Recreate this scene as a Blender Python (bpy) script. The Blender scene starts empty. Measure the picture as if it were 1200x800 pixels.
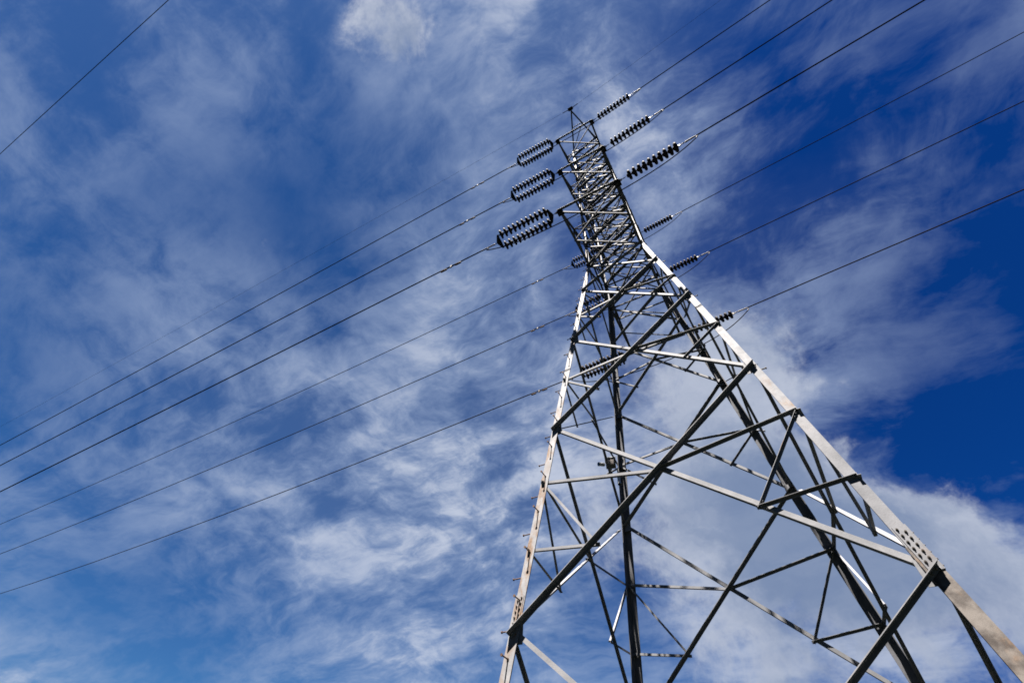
import bpy, math, random
from mathutils import Vector, Matrix
random.seed(7)
sc = bpy.context.scene
COL = sc.collection
V = Vector
rad = math.radians

# ------------------------------------------------------------------ camera, sky, sun, exposure
S = 0.8                    # metres per tower unit
Z0 = 5.0                   # tower unit height of the "A" level above ground
def W(x, y, z):            # tower units -> metres, ground at z = 0
    return V((x * S, y * S, (z + Z0) * S))

cam = bpy.data.cameras.new('camera')
cam_o = bpy.data.objects.new('camera', cam); COL.objects.link(cam_o)
cam.sensor_fit = 'HORIZONTAL'; cam.sensor_width = 36.0
cam.lens = 36.0 * 513.137 / 1200.0
cam.clip_start = 0.05; cam.clip_end = 6000
RC = Matrix(((0.8671812872219513, 0.4938772535773902, 0.06388954132668007),
             (0.3600146269920689, -0.710373073046893, 0.6047805928117029),
             (0.34407278800254004, -0.5014532435718883, -0.7938252711191498)))
CP = W(1.3377124, -10.4177538, -2.9160797)
M = RC.transposed().to_4x4(); M.translation = CP
cam_o.matrix_world = M
sc.camera = cam_o

SUN_DIR = V((0.03, -0.36, 0.93)).normalized()
SUN_EL = math.asin(SUN_DIR.z); SUN_ROT = math.atan2(SUN_DIR.x, SUN_DIR.y)
sun = bpy.data.lights.new('sun', 'SUN'); sun.energy = 5.0; sun.angle = rad(0.5)
sun.color = (1.0, 0.93, 0.85)
sun_o = bpy.data.objects.new('sun', sun); COL.objects.link(sun_o)
sun_o.rotation_euler = SUN_DIR.to_track_quat('Z', 'Y').to_euler()
sun_o.location = (0, 0, 60)

sc.view_settings.view_transform = 'Standard'
sc.view_settings.look = 'None'
sc.view_settings.gamma = 1.0
sc.view_settings.use_curve_mapping = False
sc.view_settings.exposure = 3.0
sc.cycles.filter_width = 1.7

# ---- world: Nishita sky with procedural cirrus and cumulus cloud
world = bpy.data.worlds.new('World'); sc.world = world
world.use_nodes = True
NT = world.node_tree
for n in list(NT.nodes): NT.nodes.remove(n)
def node(kind, **kw):
    n = NT.nodes.new(kind)
    for k, v in kw.items(): setattr(n, k, v)
    return n
def put(sock, v):
    if isinstance(v, bpy.types.NodeSocket): NT.links.new(v, sock)
    else: sock.default_value = v
def math_(op, a, b=None, c=None, clamp=False):
    n = node('ShaderNodeMath', operation=op); n.use_clamp = clamp
    put(n.inputs[0], a)
    if b is not None: put(n.inputs[1], b)
    if c is not None: put(n.inputs[2], c)
    return n.outputs[0]
def vec_(op, a, b=None, scale=None):
    n = node('ShaderNodeVectorMath', operation=op)
    put(n.inputs[0], a)
    if b is not None: put(n.inputs[1], b)
    if scale is not None: put(n.inputs['Scale'], scale)
    return n.outputs['Value'] if op in ('DOT_PRODUCT', 'LENGTH') else n.outputs[0]
def noise(vec, scale, detail=6, rough=0.55, dist=0.0, lac=2.0):
    n = node('ShaderNodeTexNoise'); n.noise_dimensions = '3D'
    put(n.inputs['Vector'], vec)
    n.inputs['Scale'].default_value = scale; n.inputs['Detail'].default_value = detail
    n.inputs['Roughness'].default_value = rough; n.inputs['Distortion'].default_value = dist
    n.inputs['Lacunarity'].default_value = lac
    return n
def smooth(x, lo, hi):
    n = node('ShaderNodeMapRange'); n.interpolation_type = 'SMOOTHERSTEP'
    put(n.inputs[0], x); n.inputs[1].default_value = lo; n.inputs[2].default_value = hi
    return n.outputs[0]
def mixc(f, a, b, mode='MIX'):
    n = node('ShaderNodeMix', data_type='RGBA', blend_type=mode)
    put(n.inputs[0], f); put(n.inputs[6], a); put(n.inputs[7], b)
    return n.outputs[2]
def sepxyz(v):
    n = node('ShaderNodeSeparateXYZ'); put(n.inputs[0], v); return n.outputs
def comb(x, y, z):
    n = node('ShaderNodeCombineXYZ'); put(n.inputs[0], x); put(n.inputs[1], y); put(n.inputs[2], z)
    return n.outputs[0]

def az(u, v):
    """a compass direction of the real sky, from where it was seen"""
    q = V(((u - 600) / 513.137, -(v - 400) / 513.137, -1.0))
    return (RC.transposed() @ q).normalized()

tc = node('ShaderNodeTexCoord'); DIR = tc.outputs['Generated']
# ragged direction field so cloud banks get torn borders
w1 = noise(DIR, 2.6, 5, 0.6).outputs['Color']
w2 = noise(DIR, 9.0, 5, 0.62).outputs['Color']
warp = vec_('ADD', vec_('SCALE', vec_('SUBTRACT', w1, (0.5, 0.5, 0.5)), scale=0.20),
            vec_('SCALE', vec_('SUBTRACT', w2, (0.5, 0.5, 0.5)), scale=0.13))
WD = vec_('NORMALIZE', vec_('ADD', DIR, warp))

def banks(spots):
    tot = None
    for (u, v, r, amp) in spots:
        d = az(u, v)
        cosn = d.dot(az(600, 400))
        ang = r / 513.137 * cosn * (cosn ** 0.5)
        dot = vec_('DOT_PRODUCT', WD, tuple(d))
        e = math_('POWER', math.e, math_('MULTIPLY', math_('SUBTRACT', dot, 1.0), 1.0 / (ang * ang)))
        tot = math_('MULTIPLY_ADD', e, amp, tot if tot is not None else 0.0)
    return tot
VEIL_R = 78
VEIL = [ # direction (as seen), cloud thickness there
 (-20, -20, 0.07), (75, -20, 0.07), (170, -20, 0.07), (266, -20, 0.16), (361, -20, 0.05), (456, -20, 0.27), (552, -20, 0.08), (647, -20, 0.23), 
 (743, -20, 0.17), (838, -20, 0.08), (933, -20, 0.10), (1029, -20, 0.05), (1220, -20, 0.15), (-20, 73, 0.04), (75, 73, 0.04), (170, 73, 0.04), 
 (266, 73, 0.08), (361, 73, -0.05), (456, 73, 0.06), (552, 73, -0.03), (647, 73, 0.10), (838, 73, -0.08), (1124, 73, -0.05), (1220, 73, 0.05), 
 (-20, 166, 0.07), (75, 166, 0.08), (170, 166, 0.03), (266, 166, 0.03), (361, 166, 0.04), (647, 166, 0.23), (743, 166, 0.38), (838, 166, 0.04), 
 (1029, 166, 0.07), (1124, 166, 0.04), (1220, 166, -0.03), (-20, 260, 0.08), (75, 260, -0.04), (361, 260, -0.07), (552, 260, 0.15), (647, 260, -0.02), 
 (838, 260, 0.04), (933, 260, 0.08), (1029, 260, 0.08), (1124, 260, -0.05), (-20, 353, 0.03), (75, 353, -0.04), (170, 353, 0.13), (266, 353, 0.05), 
 (552, 353, 0.18), (647, 353, 0.13), (743, 353, 0.10), (838, 353, 0.12), (1220, 353, -0.04), (-20, 446, -0.03), (170, 446, 0.04), (266, 446, 0.09), 
 (361, 446, 0.13), (456, 446, 0.11), (552, 446, 0.14), (647, 446, 0.17), (743, 446, 0.05), (838, 446, 0.13), (933, 446, 0.15), (1029, 446, -0.06), 
 (1124, 446, 0.09), (-20, 540, 0.07), (170, 540, 0.07), (266, 540, 0.08), (361, 540, 0.02), (456, 540, 0.12), (647, 540, 0.15), (933, 540, 0.12), 
 (1029, 540, -0.02), (1124, 540, -0.17), (1220, 540, -0.06), (-20, 633, 0.07), (75, 633, 0.07), (170, 633, 0.04), (266, 633, 0.07), (361, 633, 0.18), 
 (456, 633, 0.18), (552, 633, 0.26), (647, 633, 0.26), (743, 633, 0.09), (838, 633, 0.39), (933, 633, 0.19), (1029, 633, 0.34), (1124, 633, 0.13), 
 (1220, 633, 0.32), (-20, 726, 0.03), (75, 726, -0.14), (170, 726, -0.09), (266, 726, 0.02), (456, 726, -0.03), (552, 726, 0.06), (647, 726, -0.05), 
 (743, 726, -0.24), (838, 726, 0.08), (933, 726, 0.04), (1029, 726, 0.11), (1220, 726, 0.13), (-20, 820, 0.40), (75, 820, 0.26), (361, 820, 0.18), 
 (456, 820, 0.26), (552, 820, 0.11), (647, 820, 0.16), (743, 820, 0.18), (838, 820, 0.17), (1029, 820, 0.11), (1124, 820, 0.03), (1220, 820, 0.12)]
CUMULUS = [
 (850, 410, 65, .38), (800, 450, 70, .38), (890, 440, 55, .34), (840, 520, 70, .32), (920, 520, 60, .26),
 (820, 600, 110, .50), (900, 640, 100, .50), (1000, 600, 65, .60), (1080, 615, 70, .62), (1170, 650, 65, .66),
 (1000, 680, 95, .42), (1100, 690, 80, .38), (1190, 690, 60, .30), (900, 730, 80, .30), (700, 590, 60, .30),
 (440, 8, 38, .50), (480, 45, 28, .62), (470, 75, 20, .30), (520, 20, 36, .20), (690, 130, 55, .18), (410, 5, 26, .25),
 (1100, 470, 110, -.35), (1010, 490, 50, -.2), (760, 535, 40, -.45), (660, 720, 60, -.3), (1100, 790, 90, -.2)]
cir = banks([(u, v, VEIL_R, a) for u, v, a in VEIL]); cum = math_('MULTIPLY', banks(CUMULUS), 0.72)

sx, sy, sz = sepxyz(DIR)
den = math_('ADD', math_('MAXIMUM', sz, 0.0), 0.32)
PX = math_('DIVIDE', sx, den); PY = math_('DIVIDE', sy, den)
P = comb(PX, PY, 0.0)
def rotp(deg, sx_, sy_):
    n = node('ShaderNodeMapping'); put(n.inputs[0], P)
    n.inputs['Rotation'].default_value = (0, 0, rad(deg)); n.inputs['Scale'].default_value = (sx_, sy_, 1)
    return n.outputs[0]
pw = noise(P, 1.6, 4, 0.55).outputs['Color']
def warped(v, k): return vec_('ADD', v, vec_('SCALE', vec_('SUBTRACT', pw, (.5, .5, .5)), scale=k))
st1 = noise(warped(rotp(-25, 1.1, 2.9), 1.0), 1.5, 10, 0.62, 0.12).outputs['Fac']
st2 = noise(warped(rotp(30, 2.0, 4.4), 1.0), 2.6, 8, 0.62, 0.12).outputs['Fac']
fl1 = noise(warped(P, 0.4), 4.2, 11, 0.64, 0.12).outputs['Fac']
fl2 = noise(vec_('ADD', DIR, (3.1, 1.7, .4)), 7.5, 12, 0.66, 0.25).outputs['Fac']
tex = math_('ADD', math_('ADD', math_('MULTIPLY', st1, 0.36), math_('MULTIPLY', st2, 0.20)), math_('MULTIPLY', fl1, 0.44))
tn = smooth(tex, 0.39, 0.63)
# cirrus opacity: veil thickness broken up by streaks
ca = math_('MULTIPLY_ADD', math_('MAXIMUM', cir, 0.0), math_('MULTIPLY_ADD', tn, 1.90, 0.25), math_('MULTIPLY_ADD', tn, 0.06, -0.035))
ca = math_('ADD', ca, math_('MULTIPLY', math_('MINIMUM', cir, 0.0), 0.6))
cirrus_a = math_('SUBTRACT', 1.0, math_('POWER', math.e, math_('MULTIPLY', math_('MAXIMUM', ca, 0.0), -1.6)))
# cumulus opacity
cu = math_('MULTIPLY_ADD', math_('SUBTRACT', fl2, 0.5), 1.7, cum)
cum_a = math_('MULTIPLY', smooth(cu, 0.22, 0.82), 0.92)

K = 2.51
skyn = node('ShaderNodeTexSky'); skyn.sky_type = 'NISHITA'; skyn.sun_disc = False
skyn.sun_elevation = SUN_EL; skyn.sun_rotation = SUN_ROT
skyn.altitude = 0; skyn.air_density = 1.0; skyn.dust_density = 0.2; skyn.ozone_density = 3.0
hsv = node('ShaderNodeHueSaturation'); hsv.inputs['Saturation'].default_value = 1.15
put(hsv.inputs['Color'], skyn.outputs[0])
skyc = mixc(1.0, hsv.outputs[0], (0.080, 0.142, 0.211, 1), 'MULTIPLY')
# deep blue band away from the sun
deep = smooth(vec_('DOT_PRODUCT', DIR, tuple(az(1190, 330))), 0.45, 1.0)
skyc = mixc(deep, skyc, mixc(1.0, skyc, (0.10, 0.50, 0.84, 1), 'MULTIPLY'))
sunglow = math_('POWER', math_('MAXIMUM', vec_('DOT_PRODUCT', DIR, tuple(SUN_DIR)), 0.0), 8.0)
cirr_col = mixc(smooth(math_('ADD', ca, math_('MULTIPLY', sunglow, 0.35)), 0.25, 1.15), (0.34 * K, 0.44 * K, 0.65 * K, 1), (0.62 * K, 0.68 * K, 0.81 * K, 1))
# cumulus: bright sunward tops, blue grey thicker bellies
bn = math_('SUBTRACT', noise(vec_('ADD', DIR, warp), 3.6, 7, 0.58, 0.2).outputs['Fac'], 0.5)
belly = smooth(math_('MULTIPLY_ADD', bn, 2.8, math_('MULTIPLY', cum, 0.75)), -0.1, 1.25)
topc = mixc(sunglow, (0.50 * K, 0.55 * K, 0.67 * K, 1), (0.75 * K, 0.78 * K, 0.86 * K, 1))
cum_col = mixc(belly, topc, (0.20 * K, 0.27 * K, 0.43 * K, 1))
c1 = mixc(cirrus_a, skyc, cirr_col)
c2 = mixc(cum_a, c1, cum_col)
bg = node('ShaderNodeBackground'); bg.inputs['Strength'].default_value = 0.05
put(bg.inputs['Color'], c2)
wo = node('ShaderNodeOutputWorld'); NT.links.new(bg.outputs[0], wo.inputs[0])
world.cycles.sampling_method = 'MANUAL'; world.cycles.sample_map_resolution = 512

# ------------------------------------------------------------------ helpers
def tag(o, label=None, cat=None, group=None, kind=None):
    if label: o['label'] = label
    if cat: o['category'] = cat
    if group: o['group'] = group
    if kind: o['kind'] = kind
    return o
def empty(name, loc, label, cat, group=None):
    o = bpy.data.objects.new(name, None); COL.objects.link(o); o.location = loc
    o.empty_display_size = 0.3
    return tag(o, label, cat, group)

class MB:
    def __init__(s): s.v = []; s.f = []; s.sm = []
    def add(s, vs, fs, smooth_=False):
        b = len(s.v); s.v += [V(q) for q in vs]
        s.f += [tuple(b + i for i in f) for f in fs]; s.sm += [smooth_] * len(fs)
    def prism(s, ring0, ring1, smooth_=False):
        n = len(ring0)
        fs = [(i, (i + 1) % n, n + (i + 1) % n, n + i) for i in range(n)]
        s.add(list(ring0) + list(ring1), fs, smooth_)
        s.add(list(ring0), [tuple(reversed(range(n)))]); s.add(list(ring1), [tuple(range(n))])
    def angle(s, p0, p1, a, b, w, t, wb=None):
        """rolled steel angle: heel on p0-p1, flanges along a and b"""
        wb = wb or w
        d = (p1 - p0).normalized()
        a = (a - d * a.dot(d)).normalized()
        b = (b - d * b.dot(d)); b = (b - a * b.dot(a)).normalized()
        prof = [(0, 0), (w, 0), (w, t), (t * 1.25, t), (t, t * 1.25), (t, wb), (0, wb)]
        if d.dot(a.cross(b)) < 0: prof = prof[::-1]
        s.prism([p0 + a * x + b * y for x, y in prof], [p1 + a * x + b * y for x, y in prof])
    def box(s, c, ax, ay, az_, hx, hy, hz):
        vs = [c + ax * (i * hx) + ay * (j * hy) + az_ * (k * hz) for i in (-1, 1) for j in (-1, 1) for k in (-1, 1)]
        s.add(vs, [(0, 1, 3, 2), (4, 6, 7, 5), (0, 4, 5, 1), (2, 3, 7, 6), (0, 2, 6, 4), (1, 5, 7, 3)])
    def tube(s, pts, r, n=8, cap=True):
        pts = [V(p) for p in pts]; rings = []
        up = V((0, 0, 1))
        for i, p in enumerate(pts):
            d = (pts[min(i + 1, len(pts) - 1)] - pts[max(i - 1, 0)]).normalized()
            u = up if abs(d.dot(up)) < 0.97 else V((1, 0, 0))
            x = d.cross(u).normalized(); y = x.cross(d)
            rr = r[i] if isinstance(r, (list, tuple)) else r
            rings.append([p + x * (rr * math.cos(2 * math.pi * k / n)) + y * (rr * math.sin(2 * math.pi * k / n)) for k in range(n)])
        vs = [q for R in rings for q in R]; fs = []
        for i in range(len(rings) - 1):
            for k in range(n):
                fs.append((i * n + k, i * n + (k + 1) % n, (i + 1) * n + (k + 1) % n, (i + 1) * n + k))
        s.add(vs, fs, True)
        if cap:
            s.add(rings[0], [tuple(reversed(range(n)))]); s.add(rings[-1], [tuple(range(n))])
    def lathe(s, o, axis, prof, n=20):
        axis = axis.normalized(); u = V((0, 0, 1)) if abs(axis.z) < 0.95 else V((1, 0, 0))
        x = axis.cross(u).normalized(); y = axis.cross(x)
        vs = [o + axis * h + x * (r * math.cos(2 * math.pi * k / n)) + y * (r * math.sin(2 * math.pi * k / n)) for h, r in prof for k in range(n)]
        fs = []
        for i in range(len(prof) - 1):
            for k in range(n):
                fs.append((i * n + k, i * n + (k + 1) % n, (i + 1) * n + (k + 1) % n, (i + 1) * n + k))
        s.add(vs, fs, True)
    def build(s, name, m, parent=None, origin=None):
        me = bpy.data.meshes.new(name)
        o0 = V(origin) if origin is not None else V((0, 0, 0))
        me.from_pydata([tuple(q - o0) for q in s.v], [], s.f); me.update()
        me.polygons.foreach_set('use_smooth', s.sm)
        me.materials.append(m)
        o = bpy.data.objects.new(name, me); COL.objects.link(o)
        if parent:
            o.parent = parent
            pw_ = V((0, 0, 0)); q = parent
            while q: pw_ += q.location; q = q.parent
            o.location = o0 - pw_
        else: o.location = o0
        return o

# ------------------------------------------------------------------ materials
def mat(name):
    m = bpy.data.materials.new(name); m.use_nodes = True
    return m, m.node_tree, m.node_tree.nodes['Principled BSDF']
def steel(name, base, base2, rust=0.0, rough=0.66, metal=0.10, streak=1.0, scale=1.0):
    m, t, b = mat(name)
    L = t.links.new
    g = t.nodes.new('ShaderNodeNewGeometry')
    def nz(sc_, det, ro, mp=None):
        n = t.nodes.new('ShaderNodeTexNoise'); n.inputs['Scale'].default_value = sc_ * scale
        n.inputs['Detail'].default_value = det; n.inputs['Roughness'].default_value = ro
        if mp:
            k = t.nodes.new('ShaderNodeMapping'); k.inputs['Scale'].default_value = mp
            L(g.outputs['Position'], k.inputs[0]); L(k.outputs[0], n.inputs[0])
        else: L(g.outputs['Position'], n.inputs[0])
        return n.outputs['Fac']
    def rng(x, lo, hi):
        n = t.nodes.new('ShaderNodeMapRange'); n.interpolation_type = 'SMOOTHSTEP'
        L(x, n.inputs[0]); n.inputs[1].default_value = lo; n.inputs[2].default_value = hi
        return n.outputs[0]
    def mix(f, a, c):
        n = t.nodes.new('ShaderNodeMix'); n.data_type = 'RGBA'
        if isinstance(f, float): n.inputs[0].default_value = f
        else: L(f, n.inputs[0])
        for i, q in ((6, a), (7, c)):
            if isinstance(q, tuple): n.inputs[i].default_value = q + (1,)
            else: L(q, n.inputs[i])
        return n.outputs[2]
    c = mix(rng(nz(2.2, 6, .6), .35, .68), base, base2)
    spang = nz(38, 4, .65)                                     # zinc spangle
    sp = t.nodes.new('ShaderNodeMath'); sp.operation = 'MULTIPLY_ADD'; L(spang, sp.inputs[0]); sp.inputs[1].default_value = .35; sp.inputs[2].default_value = .82
    mm = t.nodes.new('ShaderNodeMix'); mm.data_type = 'RGBA'; mm.blend_type = 'MULTIPLY'; mm.inputs[0].default_value = 1
    L(c, mm.inputs[6]); L(sp.outputs[0], mm.inputs[7]); c = mm.outputs[2]
    if rust > 0:
        patch = rng(nz(1.15, 3, .5), .66 - .22 * rust, .80 - .22 * rust)
        run = rng(nz(7.0, 7, .68, (1, 1, .35)), .42, .62)
        mu = t.nodes.new('ShaderNodeMath'); mu.operation = 'MULTIPLY'; L(patch, mu.inputs[0]); L(run, mu.inputs[1])
        fl = rng(nz(22, 6, .7), .40, .66)
        rc = mix(fl, (.072, .042, .023), (.112, .076, .050))
        mu2 = t.nodes.new('ShaderNodeMath'); mu2.operation = 'MULTIPLY'; L(mu.outputs[0], mu2.inputs[0]); mu2.inputs[1].default_value = .85
        c = mix(mu2.outputs[0], c, rc)
        spots = rng(nz(60, 3, .6), .70, .74)
        c = mix(spots, c, (.045, .026, .016))
    L(c, b.inputs['Base Color'])
    b.inputs['Metallic'].default_value = metal
    if rust > 0:
        im = t.nodes.new('ShaderNodeMath'); im.operation = 'MULTIPLY_ADD'; L(mu2.outputs[0], im.inputs[0]); im.inputs[1].default_value = -metal; im.inputs[2].default_value = metal; L(im.outputs[0], b.inputs['Metallic'])
    b.inputs['Specular IOR Level'].default_value = .08
    ro = t.nodes.new('ShaderNodeMapRange'); L(nz(9, 5, .6), ro.inputs[0]); ro.inputs[3].default_value = rough - .1; ro.inputs[4].default_value = rough + .14
    L(ro.outputs[0], b.inputs['Roughness'])
    bp = t.nodes.new('ShaderNodeBump'); bp.inputs['Strength'].default_value = .12; bp.inputs['Distance'].default_value = .01
    L(nz(55, 4, .6), bp.inputs['Height']); L(bp.outputs[0], b.inputs['Normal'])
    return m
M_LEG = steel('weathered_leg_steel', (0.1406, 0.1421, 0.1495), (0.0999, 0.1021, 0.1088), rust=1.0)
M_LEGG = steel('grey_leg_steel', (0.083, 0.085, 0.093), (0.054, 0.056, 0.062), rust=.30)
M_LEGLOW = steel('mottled_leg_steel', (0.0777, 0.0703, 0.0651), (0.0252, 0.0215, 0.0200), rust=.45, scale=2.6)  # darker, browner mottling for the lowest length of the near right leg
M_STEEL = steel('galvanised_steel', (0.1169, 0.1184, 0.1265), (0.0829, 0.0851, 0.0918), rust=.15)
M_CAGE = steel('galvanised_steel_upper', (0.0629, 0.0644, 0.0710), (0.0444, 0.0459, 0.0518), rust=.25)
M_BOLT = steel('dark_bolt_steel', (0.0444, 0.0407, 0.0370), (0.0259, 0.0237, 0.0222), rust=.3, rough=.6)
M_STEPB = steel('rusted_step_bolt', (0.0592, 0.0370, 0.0281), (0.0370, 0.0259, 0.0207), rust=.5, rough=.7)
M_ALU = steel('aluminium_fitting', (0.0962, 0.0888, 0.0851), (0.0666, 0.0592, 0.0533), rust=.0, rough=.55, metal=.0)
M_PLATE = steel('dark_yoke_steel', (0.0163, 0.0163, 0.0178), (0.0104, 0.0104, 0.0118), rust=.0, rough=.6, metal=0)
M_WHITE = steel('white_enamel', (0.3330, 0.3330, 0.3256), (0.2664, 0.2664, 0.2590), rust=0, rough=.4, metal=0)
M_GREY = steel('grey_enclosure', (0.1184, 0.1036, 0.0962), (0.0814, 0.0740, 0.0703), rust=0, rough=.5, metal=0)
def simple(name, col, rough, metal=0.0, coat=0.0):
    m, t, b = mat(name)
    n = t.nodes.new('ShaderNodeTexNoise'); n.inputs['Scale'].default_value = 14; n.inputs['Detail'].default_value = 5
    r = t.nodes.new('ShaderNodeMix'); r.data_type = 'RGBA'
    r.inputs[6].default_value = tuple(c * .75 for c in col) + (1,); r.inputs[7].default_value = tuple(min(1, c * 1.2) for c in col) + (1,)
    g = t.nodes.new('ShaderNodeNewGeometry'); t.links.new(g.outputs['Position'], n.inputs[0])
    b.inputs['Specular IOR Level'].default_value = .08; t.links.new(n.outputs['Fac'], r.inputs[0]); t.links.new(r.outputs[2], b.inputs['Base Color'])
    b.inputs['Roughness'].default_value = rough; b.inputs['Metallic'].default_value = metal
    b.inputs['Coat Weight'].default_value = coat
    return m
M_PORC = simple('brown_glazed_porcelain', (0.0118, 0.0081, 0.0081), .7, 0, 0)
M_WIRE = simple('oxidised_conductor', (0.0104, 0.0081, 0.0074), .85, 0)
M_EARTHW = simple('galvanised_strand', (0.0148, 0.0148, 0.0155), .85, 0)
M_CONC = simple('weathered_concrete', (0.2220, 0.2146, 0.1998), .9)
M_LENS = simple('black_lens_glass', (0.0074, 0.0074, 0.0089), .1, 0, 1)

for m_ in (M_PLATE, M_WIRE, M_EARTHW):
    m_.node_tree.nodes['Principled BSDF'].inputs['Specular IOR Level'].default_value = 0.0
# ------------------------------------------------------------------ ground
def ground():
    m, t, b = mat('dark_scrub_ground')
    L = t.links.new
    g = t.nodes.new('ShaderNodeNewGeometry')
    n1 = t.nodes.new('ShaderNodeTexNoise'); n1.inputs['Scale'].default_value = .35; n1.inputs['Detail'].default_value = 9
    n2 = t.nodes.new('ShaderNodeTexNoise'); n2.inputs['Scale'].default_value = 9; n2.inputs['Detail'].default_value = 8
    for n in (n1, n2): L(g.outputs['Position'], n.inputs[0])
    r = t.nodes.new('ShaderNodeValToRGB'); r.color_ramp.elements[0].color = (.004, .006, .005, 1); r.color_ramp.elements[1].color = (.012, .014, .011, 1)
    r.color_ramp.elements[0].position = .35; r.color_ramp.elements[1].position = .7
    mx = t.nodes.new('ShaderNodeMath'); mx.operation = 'ADD'; L(n1.outputs['Fac'], mx.inputs[0]); L(n2.outputs['Fac'], mx.inputs[1])
    hf = t.nodes.new('ShaderNodeMath'); hf.operation = 'MULTIPLY'; L(mx.outputs[0], hf.inputs[0]); hf.inputs[1].default_value = .5
    L(hf.outputs[0], r.inputs[0]); L(r.outputs[0], b.inputs['Base Color']); b.inputs['Roughness'].default_value = .95; b.inputs['Specular IOR Level'].default_value = 0.0
    bp = t.nodes.new('ShaderNodeBump'); bp.inputs['Strength'].default_value = .6; L(n2.outputs['Fac'], bp.inputs['Height']); L(bp.outputs[0], b.inputs['Normal'])
    N = 60; ext = 2500.0; vs = []; fs = []
    for j in range(N + 1):
        for i in range(N + 1):
            u = (i / N * 2 - 1); v = (j / N * 2 - 1)
            x = math.copysign(abs(u) ** 2.6, u) * ext; y = math.copysign(abs(v) ** 2.6, v) * ext
            d = math.hypot(x, y)
            h = (math.sin(x * .011 + 1) * math.cos(y * .013)) * max(0, min(1, (d - 25) / 200)) * 4 - 0.12
            back = max(0.0, min(1.0, (-y - 22) / 110.0)) ** 1.4 * max(0.0, 1 - abs(x) / 900)      # unseen hillside added behind the viewer to block low sky light
            h += back * 75
            fr = max(0.0, min(1.0, (d - 220) / 480.0)); h += fr * fr * (3 - 2 * fr) * (62 + 14 * math.sin(math.atan2(y, x) * 5 + 1) + 9 * math.sin(math.atan2(y, x) * 11))      # unseen ring of hills, added to cut light from the low horizon
            vs.append((x, y, h if d > 9 else -0.03))
    for j in range(N):
        for i in range(N):
            a = j * (N + 1) + i; fs.append((a, a + 1, a + N + 2, a + N + 1))
    q = MB(); q.add(vs, fs, True)
    tag(q.build('ground', m), 'dark scrubby grass ground under the tower', 'ground', kind='structure')
ground()

# ------------------------------------------------------------------ tower geometry (tower units)
zB, zC, zD, zE, zF, zG, zT = 4.80, 8.95, 12.56, 14.90, 21.19, 27.34, 35.14
RY = 1.045
def hw(z):
    if z <= zE: return 3 + (1.2262 - 3) * z / zE
    return 1.2262 + (1.1064 - 1.2262) * (z - zE) / (zG - zE)
LEGW = 0.24      # leg flange in units
def legw(z): return 0.170 if z < zE - .01 else 0.130
def heel(sx_, sy_, z):
    h = hw(z); o = 0.5 * legw(z)
    return W(sx_ * (h + o), sy_ * (h * RY + (0 if sy_ < 0 else o * .6)), z)
def at_leg(sx_, sy_, z, off=0.0):            # gauge line of the leg flange
    h = hw(z); return V((sx_ * h, sy_ * h * RY, z))
X_, Y_, Z_ = V((1, 0, 0)), V((0, 1, 0)), V((0, 0, 1))

tower = empty('lattice_tower', W(0, 0, -Z0), 'tall galvanised steel lattice tower rising against the cloudy sky, carrying all the lines', 'pylon')

def bolt(mb, p, n, r=0.020, h=0.016):
    n = n.normalized(); u = n.cross(Z_).normalized() if abs(n.z) < .95 else X_; w = n.cross(u)
    ring = lambda hh, rr: [p + n * hh + u * (rr * math.cos(k * math.pi / 3)) + w * (rr * math.sin(k * math.pi / 3)) for k in range(6)]
    mb.prism(ring(-.004, r), ring(h, r * .96))
    mb.prism(ring(h, r * .5), ring(h * 1.9, r * .48))

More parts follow.
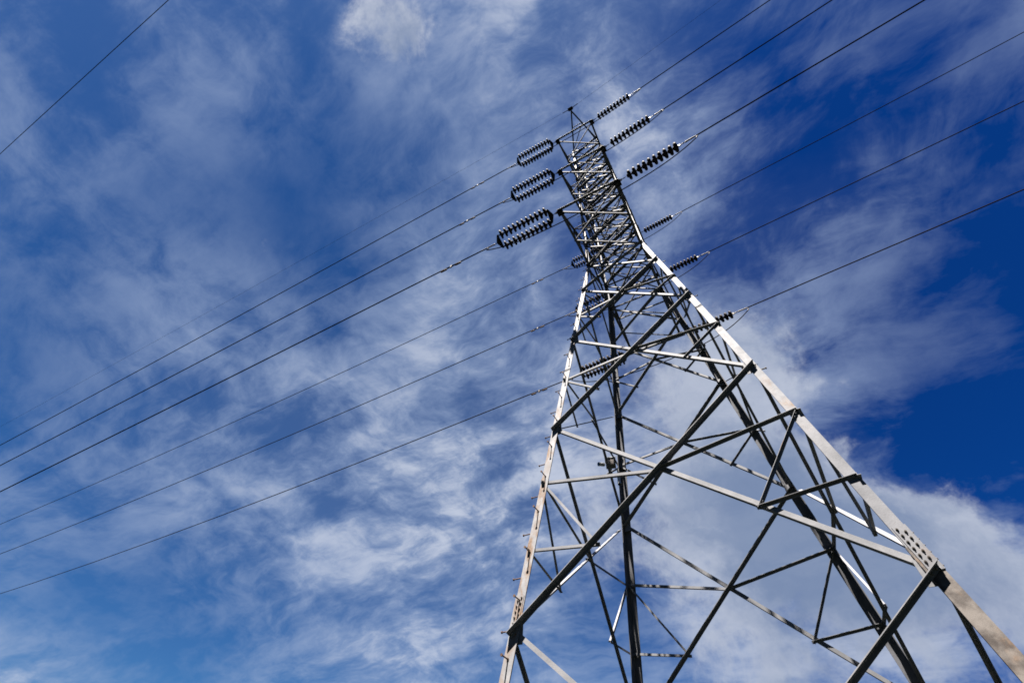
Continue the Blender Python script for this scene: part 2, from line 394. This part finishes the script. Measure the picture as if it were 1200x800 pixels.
legs = {}
for sx_, sy_ in ((-1, -1), (1, -1), (-1, 1), (1, 1)):
    mb = MB(); a = V((-sx_, 0, 0)); b = V((0, -sy_, 0))
    zz = [-Z0, 0.35, 9.25, zE]
    for i in range(3):
        ww = (0.190, 0.178, 0.165)[i] * S * (1.25 if sy_ > 0 else 1.0)
        off = .012 * i
        p0 = heel(sx_, sy_, zz[i]); p1 = heel(sx_, sy_, zz[i + 1])
        sh = V((-sx_ * off * .0, 0, 0))
        if i == 0:
            lowend = len(mb.f)
        mb.angle(p0 + sh, p1 + sh, a, b, ww, (.020, .018, .016)[i])
        if i == 0: lowend = len(mb.f)
    mb.angle(heel(sx_, sy_, zE), heel(sx_, sy_, zT), a, b, .130 * S, .011)
    leg = mb.build('leg', M_LEG if sx_ < 0 and sy_ < 0 else M_LEGG, tower)
    leg.data.materials.append(M_LEGLOW)
    if sx_ > 0 and sy_ < 0:
        for pi in range(lowend): leg.data.polygons[pi].material_index = 1
    legs[(sx_, sy_)] = leg
    if (sx_, sy_) == (-1, -1): leg['label'] = 'near left leg, pale and rust streaked, studded with step bolts'
    if (sx_, sy_) == (1, -1): leg['label'] = 'near right leg with bolted splice plate low down'
    # splices
    for zs, rows in ((0.30, 6), (9.2, 3)):
        pl = MB()
        p0 = heel(sx_, sy_, zs - .30 if rows == 6 else zs - .22); p1 = heel(sx_, sy_, zs + .34 if rows == 6 else zs + .22)
        d = (p1 - p0).normalized()
        o = V((sx_, sy_, 0)) * .010
        pl.angle(p0 + o, p1 + o, a, b, .168 * S, .008)
        pl.build('splice_plate', M_LEG if sx_ < 0 else M_LEGG, leg)
        if sy_ > 0: continue
        L_ = (p1 - p0).length
        for k in range(rows):
            for c_ in (0, 1):
                t_ = .05 + (L_ - .10) * (k + .5 * c_) / (rows - .5)
                for fl_, nn in ((a, V((0, sy_, 0))), (b, V((sx_, 0, 0)))):
                    bm_ = MB(); bolt(bm_, p0 + d * t_ + fl_ * (.040 + .055 * c_) + nn * .010, nn, .014, .012)
                    bm_.build('splice_bolt', M_BOLT, leg)
    # footing
    f = MB(); q = heel(sx_, sy_, -Z0); f.box(V((q.x, q.y, .07)), X_, Y_, Z_, .42, .42, .22)
    f.build('footing', M_CONC, tower)

# step bolts on the near left leg, alternating on the two flanges
leg = legs[(-1, -1)]
k = 0; z = -3.6
while z < 33:
    p = heel(-1, -1, z); mb = MB()
    wl = legw(z) * S
    if k % 2 == 0:
        q = p + Y_ * (wl * .45); d = -X_
    else:
        q = p + X_ * (wl * .5); d = -Y_
    mb.tube([q - d * .03, q + d * .165], .0095, 8)
    mb.tube([q + d * .160, q + d * .174], .019, 8)
    mb.tube([q + d * .0, q + d * .014], .017, 6)
    mb.build('step_bolt', M_STEPB, leg)
    k += 1; z += .46
# a few stubs on the near right leg's outside
for zz in (4.7, 8.9, 12.3):
    mb = MB()
    q = heel(1, -1, zz) + Y_ * .08; mb.tube([q - X_ * .02, q + X_ * .10], .012, 8); mb.tube([q + X_ * .095, q + X_ * .11], .02, 8)
    mb.build('climbing_stub', M_BOLT, legs[(1, -1)])

# face frames: point on a face from (u across, z)
def face(f, u, z, off=0.0):
    """f: n/f (near, far: u = x), l/r (left, right: u = y from near to far); off along outward normal, metres"""
    h = hw(z)
    if f == 'n': return W(u, -h * RY, z) + V((0, -off, 0))
    if f == 'f': return W(u, h * RY, z) + V((0, off, 0))
    if f == 'l': return W(-h - .5 * legw(z), u * RY, z) + V((-off, 0, 0))
    return W(h + .5 * legw(z), u * RY, z) + V((off, 0, 0))

def member(name, f, u0, z0, u1, z1, w, t, side, top, m=M_STEEL, ends=0.06, inner=False, bolts=True, label=None, wo=None):
    """side: direction sign of the outstanding flange along the face axis; top: outstanding leg on the upper edge"""
    ax = Y_ if f in 'nf' else X_
    acr = X_ if f in 'nf' else Y_
    outw = {'n': -Y_, 'f': Y_, 'l': -X_, 'r': X_}[f]
    lt = .020
    offs = (-lt - .004) if inner else .004
    p0 = face(f, u0, z0, offs); p1 = face(f, u1, z1, offs)
    d = (p1 - p0).normalized(); p0 = p0 - d * ends; p1 = p1 + d * ends
    out = ax * side
    # in-plane axis perpendicular to the member, pointing up
    up = out.cross(d).normalized()
    if up.z < 0: up = -up
    e = up if top else -up
    sgn = 1
    heel0 = p0 + e * (w / 2); heel1 = p1 + e * (w / 2)
    mb = MB()
    mb.angle(heel0, heel1, -e, out, w, t, wo)
    if bolts:
        for pp, dd in ((p0, d), (p1, -d)):
            for k_ in range(2):
                c_ = pp + dd * (.05 + .07 * k_)
                bolt(mb, c_ + out * t, out, .015, .012); bolt(mb, c_, -out, .015, .012)
    o = mb.build(name, m, tower)
    if label: o['label'] = label
    return o

def face_panel(f, z0, z1, w, m=M_STEEL, t=.008, dz=(0, 0, 0, 0), name='diagonal_brace', bolts=True, lite=1.30):
    h0, h1 = hw(z0), hw(z1)
    if f in 'nf':
        member(name, f, -h0, z0 + dz[0], h1, z1 + dz[1], w, t, -1, True, m, inner=(f == 'f'), bolts=bolts, wo=w * 2.0)
        member(name, f, h0, z0 + dz[2], -h1, z1 + dz[3], w * lite, t, 1, False, m, inner=(f == 'n'), bolts=bolts)
    else:
        so = -1 if f == 'l' else 1
        member(name, f, -h0, z0, h1, z1, w * .50, t, so, True, m, inner=False, bolts=bolts, ends=-.25, wo=w * 1.35)
        member(name, f, h0, z0, -h1, z1, w * 1.1, t, -so, True, m, inner=True, bolts=bolts, ends=.02)

LEV = [-Z0, 0.0, zB, zC, zD, zE]
for f in 'nflr':
    for i in range(5):
        face_panel(f, LEV[i], LEV[i + 1], (.046, .052, .050, .046, .042)[i] , dz=(0, 0, .05, .05))
    # struts through the crossing of each X, and redundants
    for i, zs, full in ((0, -2.4, 1), (1, 3.15, 1), (2, 6.9, 0), (3, 10.65, 0)):
        z0, z1 = LEV[i], LEV[i + 1]; h0, h1 = hw(z0), hw(z1)
        zx = z0 + (z1 - z0) * h0 / (h0 + h1)
        for sg in (-1, 1):
            left = sg < 0
            sd = (1 if left else -1); ww = .050 if i < 2 else .046
            hs = hw(zs)
            # point half way up the diagonal from the corner on this side to the crossing
            zq = (z0 + zx) / 2 + (.05 if i == 1 else 0); uq = sg * h0 * (1 - (zq - z0) / (zx - z0))
            top = not left
            kw = dict(side=sd, top=top, inner=left, bolts=(f == 'n'))
            member('horizontal_strut', f, sg * hs, zs, 0, zx, ww, .006, **kw)
            member('secondary_brace', f, sg * hs, zs - .08, uq, zq, .042, .005, **kw)
            if full:
                z2 = z0 + (zs - z0) * .48
                member('secondary_brace', f, sg * hw(z2), z2, uq, zq - .03, .042, .005, **kw)
# cage panels
def lin(a, b, n): return [a + (b - a) * i / n for i in range(n + 1)]
CAGE = lin(zE, zF, 3) + lin(zF, zG, 3)[1:] + lin(zG, zT, 4)[1:]
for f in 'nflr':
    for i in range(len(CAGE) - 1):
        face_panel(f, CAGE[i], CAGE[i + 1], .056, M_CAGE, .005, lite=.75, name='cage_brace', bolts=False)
# horizontal frames and plan bracing at waist, arm levels and top
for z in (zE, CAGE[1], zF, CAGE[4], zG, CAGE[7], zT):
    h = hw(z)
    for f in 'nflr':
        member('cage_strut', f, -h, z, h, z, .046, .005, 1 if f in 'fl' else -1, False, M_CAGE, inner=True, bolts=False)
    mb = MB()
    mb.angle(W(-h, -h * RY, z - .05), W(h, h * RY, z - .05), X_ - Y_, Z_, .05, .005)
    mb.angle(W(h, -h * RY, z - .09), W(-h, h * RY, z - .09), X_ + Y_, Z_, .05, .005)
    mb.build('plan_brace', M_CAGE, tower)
# gusset plates where the braces meet the legs
for f in 'nf':
    for z in (0.0, zB, zC, zD):
        h = hw(z)
        for sg in (-1, 1):
            mb = MB(); c = face(f, sg * (h - .06), z, -.030)
            mb.box(c, X_, Y_, Z_, .085, .004, .13)
            mb.build('gusset_plate', M_STEEL, tower)

# ------------------------------------------------------------------ crossarms
ARMS = {1: (zG, 4.027, 1.198, 4.35, 29.30), 2: (zF, 3.905, 1.247, 4.45, 23.24), 3: (zE, 4.171, 1.277, 4.25, 17.0)}
def tip(side, lv, far):
    z, a, w, af, zu = ARMS[lv]
    return V((side * w, af if far else -a, z))
def Wv(v): return W(v.x, v.y, v.z)
NAMES = {1: 'top', 2: 'middle', 3: 'lowest'}
for far in (0, 1):
    ys = 1 if far else -1
    for lv in (1, 2, 3):
        z, a, w, af, zu = ARMS[lv]
        mb = MB(); bars = []
        inn = V((0, -ys, 0))
        for sd in (-1, 1):
            T = tip(sd, lv, far)
            r = V((sd * hw(z), ys * hw(z) * RY, z)); ru = V((sd * hw(zu), ys * hw(zu) * RY, zu))
            mb.angle(Wv(T), Wv(r), V((-sd, 0, 0)), Z_, .085, .008)
            mb.angle(Wv(T) + Z_ * .06, Wv(ru), V((-sd, 0, 0)), -Z_, .060, .007)
        Lt, Rt = tip(-1, lv, far), tip(1, lv, far)
        mb.angle(Wv(Lt) + V((-.05, 0, .0)), Wv(Rt) + V((.05, 0, .0)), V((0, ys, 0)), Z_, .085, .009)
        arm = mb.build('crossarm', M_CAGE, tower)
        arm['label'] = '%s crossarm on the %s side of the tower' % (NAMES[lv], 'far' if far else 'near')
        # bottom plane lacing: two X panels
        def pt(sd, k):
            T = tip(sd, lv, far); r = V((sd * hw(z), ys * hw(z) * RY, z)); return T.lerp(r, k)
        def upt(sd, k):
            T = tip(sd, lv, far) + V((0, 0, .07)); r = V((sd * hw(zu), ys * hw(zu) * RY, zu)); return T.lerp(r, k)
        for (s0, k0, s1, k1, dz_) in ((-1, 0, 1, .5, -.012), (1, 0, -1, .5, -.02), (-1, .5, 1, 1, -.012), (1, .5, -1, 1, -.02)):
            p, q = Wv(pt(s0, k0)) + Z_ * (dz_ - .006), Wv(pt(s1, k1)) + Z_ * (dz_ - .006)
            bars.append((p, q, V((0, 1, 0)) if abs((q - p).normalized().y) < .8 else X_, Z_ * (-1 if dz_ < -.015 else 1), .05, .005))
        for sd in (-1, 1):
            bars.append((Wv(pt(sd, .5)), Wv(upt(sd, .5)), V((-sd, 0, 0)), V((0, ys, 0)), .045, .005))
            bars.append((Wv(pt(sd, .5)), Wv(upt(sd, 1)), V((-sd, 0, 0)), V((0, ys, 0)), .045, .005))
            bars.append((Wv(pt(sd, 1)) , Wv(upt(sd, .5)), V((-sd, 0, 0)), V((0, ys, 0)), .04, .004))
        bars.append((Wv(upt(-1, .5)), Wv(upt(1, .5)), Z_, V((0, ys, 0)), .045, .005))
        bars.append((Wv(upt(-1, .5)), Wv(upt(1, 1)), Z_, V((0, ys, 0)), .045, .005))
        for q_ in bars:
            lc = MB(); lc.angle(*q_); lc.build('lacing_bar', M_CAGE, arm)
        for sd in (-1, 1):
            g = MB(); c = Wv(tip(sd, lv, far))
            g.box(c + V((-sd * .02, -ys * .06, -.012)), X_, Y_, Z_, .105, .105, .008)
            g.box(c + V((sd * .04, 0, -.02)), X_, Y_, Z_, .09, .012, .07)
            g.build('tip_plate', M_PLATE, arm)

# earth wire peak bracket on the near side
AP = V((0.0, -3.62, 37.2))
mb = MB()
for sd in (-1, 1):
    r = V((sd * hw(zT), -hw(zT) * RY, zT))
    mb.angle(Wv(AP.lerp(r, .02)), Wv(r), V((-sd, 0, 0)), Y_, .090, .009, .02)
    k0 = Wv(AP.lerp(r, .45)); 
    mb.angle(k0, W(sd * hw(CAGE[-2]), -hw(CAGE[-2]) * RY, CAGE[-2]), V((-sd, 0, 0)), Y_, .05, .005, .012)
l, r = AP.lerp(V((-hw(zT), -hw(zT) * RY, zT)), .45), AP.lerp(V((hw(zT), -hw(zT) * RY, zT)), .45)
mb.angle(Wv(l), Wv(r), Y_, Z_, .05, .005, .008)
mb.angle(Wv(r), W(-hw(zT), -hw(zT) * RY, zT), Y_, Z_, .05, .005, .008)
pk = mb.build('earth_wire_bracket', M_CAGE, tower)
g = MB(); g.box(Wv(AP), X_, Y_, Z_, .16, .10, .05); g.box(Wv(AP) - Z_ * .06, X_, Y_, Z_, .20, .02, .05)
g.build('peak_plate', M_PLATE, pk)

# ------------------------------------------------------------------ conductors, insulators, jumpers, dampers
# (side, level, far): plan angle, start slope
LINES = {(-1, 1, 0): (-4.03, -.2595), (-1, 2, 0): (-5.03, -.2845), (-1, 3, 0): (-6.03, -.2910),
         (-1, 1, 1): (-3.15, -.1450), (-1, 2, 1): (-3.38, -.1390), (-1, 3, 1): (-.17, -.0652),
         (1, 1, 0): (-4.00, .0398), (1, 2, 0): (-3.00, .0913), (1, 3, 0): (-.97, .1383),
         (1, 1, 1): (2.50, .1948), (1, 2, 1): (2.50, .1533), (1, 3, 1): (3.25, .1440)}
CURV = .0006
def on_line(key, s):
    side, lv, far = key
    ph, a = LINES[key]; ph = rad(ph); T = tip(side, lv, far)
    return W(T.x + side * math.cos(ph) * s, T.y + math.sin(ph) * s, T.z + a * s + CURV * s * s)

def disc_mesh():
    mb = MB()
    # cap (tower side) at +, skirt, pin on the line side; axis +X is away from the tower
    mb.lathe(V((0, 0, 0)), X_, [(-.005, 0), (-.004, .034), (.008, .052), (.034, .058), (.038, .080), (.044, .112), (.056, .134), (.076, .142),
                                (.098, .140), (.104, .132), (.098, .116), (.110, .108), (.100, .094), (.114, .082), (.102, .066), (.116, .052), (.108, .022), (.148, .018), (.150, 0)], 24)
    me = bpy.data.meshes.new('insulator_disc'); me.from_pydata([tuple(q) for q in mb.v], [], mb.f); me.update()
    me.polygons.foreach_set('use_smooth', [True] * len(me.polygons)); me.materials.append(M_PORC)
    return me
DISC = disc_mesh()
PITCH = .1475
CIRC = {0: 'near', 1: 'far'}
SIDE = {-1: 'left', 1: 'right'}
def add_disc(parent, origin, p, d, k=1.0):
    o = bpy.data.objects.new('insulator_disc', DISC); COL.objects.link(o); o.parent = parent
    o.rotation_mode = 'QUATERNION'; o.rotation_quaternion = d.to_track_quat('X', 'Z'); o.location = p - origin; o.scale = (k, k, k)
CLAMP = {}
for key in LINES:
    side, lv, far = key
    P0 = on_line(key, 0) - Z_ * .03
    d = (on_line(key, 2.5) - on_line(key, 0)).normalized()
    hz = d.cross(Z_).normalized(); hz = hz if hz.y > 0 else -hz
    up = hz.cross(d); up = up if up.z > 0 else -up
    kind = 'double' if side < 0 else 'single'
    lab = '%s insulator string on the %s side of the %s %s crossarm' % (kind, SIDE[side], NAMES[lv], CIRC[far])
    root = empty('insulator_string', P0, lab, 'insulator', 'porcelain insulator strings on the crossarms')
    org = P0
    if side < 0:
        l0 = .27; n = 11; sep = .205; KL = 1.09
        lk = MB()
        for k in range(3):
            q = P0 + d * (.04 + .095 * k)
            lk.tube([q - d * .035, q + (hz if k % 2 else up) * .022, q + d * .065, q - (hz if k % 2 else up) * .022, q - d * .035], .011, 6)
        lk.build('shackle_link', M_PLATE, root)
        y0 = P0 + d * l0; y1 = y0 + d * (.10 + n * PITCH * KL + .11)
        for c, sg in ((y0, 1), (y1, -1)):
            yk = MB()
            ring = lambda o_: [c + up * o_ + d * (sg * x) + hz * y for x, y in ((-.05, -.04), (-.05, .04), (.05, .25), (.115, .25), (.115, .15), (.105, -.15), (.115, -.25), (.05, -.25))]
            yk.prism(ring(-.010), ring(.010))
            yk.build('yoke_plate', M_PLATE, root)
        for sg in (-1, 1):
            base = y0 + hz * (sep * sg) + d * .09
            for k in range(n): add_disc(root, org, base + d * (PITCH * KL * k), d, KL)
        e = y1 + d * .02
        lk = MB(); lk.tube([e - d * .03, e + up * .02 + d * .04, e + d * .12, e - up * .02 + d * .04, e - d * .03], .011, 6)
        lk.build('shackle_link', M_PLATE, root)
        cl0 = e + d * .10
        cm = MB(); cm.tube([cl0, cl0 + d * .03, cl0 + d * .06, cl0 + d * .50, cl0 + d * .56], [.016, .03, .024, .024, .016], 10)
        jt = cl0 + d * .30
        cm.tube([jt, jt - up * .09 - d * .03, jt - up * .13 + d * .05], .017, 8)
        cm.build('dead_end_clamp', M_ALU, root)
        CLAMP[key] = (jt - up * .13 + d * .05, d, cl0 + d * .5)
    else:
        l0 = .30; n = 10; KR = 1.15
        lk = MB()
        for k in range(3):
            q = P0 + d * (.03 + .09 * k)
            lk.tube([q - d * .035, q + (hz if k % 2 else up) * .022, q + d * .062, q - (hz if k % 2 else up) * .022, q - d * .035], .011, 6)
        lk.build('shackle_link', M_PLATE, root)
        for k in range(n): add_disc(root, org, P0 + d * (l0 + .02 + PITCH * KR * k), d, KR)
        e = P0 + d * (l0 + .02 + PITCH * KR * n)
        lk = MB(); lk.tube([e - d * .02, e + d * .14], .014, 8)
        for q_ in (.06, .13): lk.tube([e + d * (q_ - .03), e + up * .03 + d * (q_ + .02), e + d * (q_ + .07), e - up * .03 + d * (q_ + .02), e + d * (q_ - .03)], .012, 6)
        lk.box(e + d * .02, d, hz, up, .03, .02, .05)
        lk.build('shackle_link', M_ALU, root)
        cl0 = e + d * .20
        cm = MB(); cm.tube([cl0, cl0 + d * .03, cl0 + d * .08, cl0 + d * .32, cl0 + d * .36], [.018, .032, .026, .026, .020], 10)
        cm.tube([cl0 + d * .26, cl0 + d * .36 - up * .02, cl0 + d * .37 - up * .08, cl0 + d * .30 - up * .16], .02, 8)
        cm.build('dead_end_clamp', M_ALU, root)
        CLAMP[key] = (cl0 + d * .30 - up * .16, d, cl0 + d * .3)

WHAT = {1: 'highest', 2: 'middle', 3: 'lowest'}
for key in LINES:
    side, lv, far = key
    c, d, st = CLAMP[key]
    # run the cable from the clamp onto the fitted line
    s0 = (st - on_line(key, 0)).length / S
    pts = [st]; s = s0 + 3
    while s < 260:
        pts.append(on_line(key, s)); s *= 1.22
    dense = []
    for i in range(len(pts)): dense.append(pts[i])
    mb = MB(); mb.tube(dense, .0215, 8)
    o = mb.build('conductor', M_WIRE)
    tag(o, '%s conductor of the %s circuit, running off to the %s of the tower' % (WHAT[lv], CIRC[far], SIDE[side]), 'power line', 'phase conductors strung to the tower')
for far in (0, 1):
    for lv in (1, 2, 3):
        a, da, _ = CLAMP[(-1, lv, far)]; b, db, _ = CLAMP[(1, lv, far)]
        pts = []
        L_ = (b - a).length
        for i in range(33):
            t = i / 32
            p = a.lerp(b, t)
            sag = 1.0
            u = 2 * t - 1
            p = p - Z_ * (sag * (1 - u ** 4 * .55 - u * u * .45))
            pts.append(p)
        mb = MB(); mb.tube(pts, .0165, 8)
        tag(mb.build('jumper_cable', M_WIRE), 'slack jumper cable looping under the %s %s crossarm' % (NAMES[lv], CIRC[far]), 'jumper cable', 'jumper loops under the crossarms')
# earth wire
for side, ph, a in ((-1, -4.0, -.28), (1, -4.0, .12)):
    ph = rad(ph); pts = []; s = .15
    while s < 270:
        pts.append(W(AP.x + side * math.cos(ph) * s, AP.y + math.sin(ph) * s, AP.z + a * s + CURV * s * s)); s = s * 1.25 + .3
    mb = MB(); mb.tube(pts, .0052, 6)
    cl = [pts[0].lerp(pts[1], k) for k in (0, .5, 1)]
    mb.tube([pts[0], pts[0].lerp(pts[2], .7)], .022, 8)
    tag(mb.build('earth_wire', M_EARTHW), 'thin earth wire from the very top of the tower, running %s' % SIDE[side], 'earth wire', 'earth wires at the tower peak')

# vibration dampers clipped on the left hand conductors
def damper(key, s):
    p = on_line(key, s); d = (on_line(key, s + .2) - on_line(key, s - .2)).normalized()
    side, lv, far = key
    dn = -Z_
    mb = MB()
    root = empty('vibration_damper', p, 'dumbbell vibration damper clipped to the %s %s conductor, left of its insulator' % (WHAT[lv], CIRC[far]), 'vibration damper', 'vibration dampers on the left conductors')
    mb.box(p + dn * .03, d, d.cross(dn).normalized(), dn, .03, .024, .065); mb.build('clamp', M_ALU, root)
    m2 = MB(); c = p + dn * .085
    m2.tube([c - d * .30, c - d * .15 , c, c + d * .15, c + d * .30], .009, 6); m2.build('messenger_cable', M_WIRE, root)
    for sg in (-1, 1):
        q = c + d * (.27 * sg); m3 = MB()
        m3.tube([q - d * .12, q - d * .10, q + d * .09, q + d * .12], [.02, .034, .034, .018], 10); m3.build('weight', M_STEPB, root)
def s_at_px(key, u):
    best = None; s = 3.2
    while s < 20:
        q = RC @ (on_line(key, s) - CP); x = 600 + 513.137 * q.x / -q.z
        if best is None or abs(x - u) < best[0]: best = (abs(x - u), s)
        s += .02
    return round(best[1], 2)
DAMP = {(-1, 1, 0): 560, (-1, 2, 0): 548, (-1, 3, 0): 529, (-1, 1, 1): 630, (-1, 2, 1): 630, (-1, 3, 1): 632}
for key, u in DAMP.items(): damper(key, s_at_px(key, u))

# a lone cable of another line passing overhead, parallel with the route
q1 = (RC.transposed() @ V(((0 - 600) / 513.137, -(180.5 - 400) / 513.137, -1)))
q2 = (RC.transposed() @ V(((198.5 - 600) / 513.137, -(0 - 400) / 513.137, -1)))
pa = CP + q1.normalized() * 11.0
hd = V((.99902, .04426, 0)).normalized()
mb = MB(); mb.tube([pa + hd * t + Z_ * (.0004 * (t - 6) ** 2 - .0144) for t in (-140, -100, -70, -45, -25, -12, -5, 0, 3, 6, 9, 12, 20, 40, 70, 110, 150)], .0042, 8)
tag(mb.build('overhead_cable', M_EARTHW), 'lone thin cable crossing the upper left corner of the sky, apart from the tower', 'overhead cable')

# surveillance camera cluster on the far left leg
base = W(-hw(6.55), hw(6.55) * RY, 6.55) + V((.02, -.06, 0))
root = empty('security_camera', base, 'small white camera cluster on a bracket on the far left leg of the tower', 'security camera')
mb = MB()
arm0 = base + V((.02, -.05, -.10)); arm1 = arm0 + V((-.26, -.14, .0))
mb.tube([arm0, arm1], .022, 10); mb.tube([arm1, arm1 + Z_ * .22], .030, 10)
mb.tube([arm0 + V((-.10, -.05, 0)), arm0 + V((-.10, -.05, .20))], .025, 10)
mb.build('bracket', M_WHITE, root)
mb = MB(); c = arm1 + V((.02, -.02, .36))
ax_ = V((.95, .3, 0)).normalized(); ay_ = V((-.3, .95, 0)).normalized()
mb.box(c, ax_, ay_, Z_, .135, .11, .095); mb.build('equipment_box', M_GREY, root)
mb = MB(); mb.box(c + Z_ * .115, ax_, ay_, Z_, .15, .13, .010); mb.build('sun_shield', M_WHITE, root)
def bullet(p, d, L_=.36, r=.05):
    d = d.normalized(); mb = MB()
    mb.tube([p, p + d * .02, p + d * (L_ * .7), p + d * L_], [r * .8, r, r, r * 1.12], 14)
    o = mb.build('camera_body', M_WHITE, root)
    m2 = MB(); m2.tube([p + d * (L_ + .001), p + d * (L_ + .006)], r * .9, 14); m2.build('lens', M_LENS, o)
bullet(c + V((-.17, -.05, -.02)), V((-.55, -.75, -.25)), .20, .05)
bullet(arm0 + V((-.10, -.06, -.02)), V((.05, -.25, -1)), .34, .042)
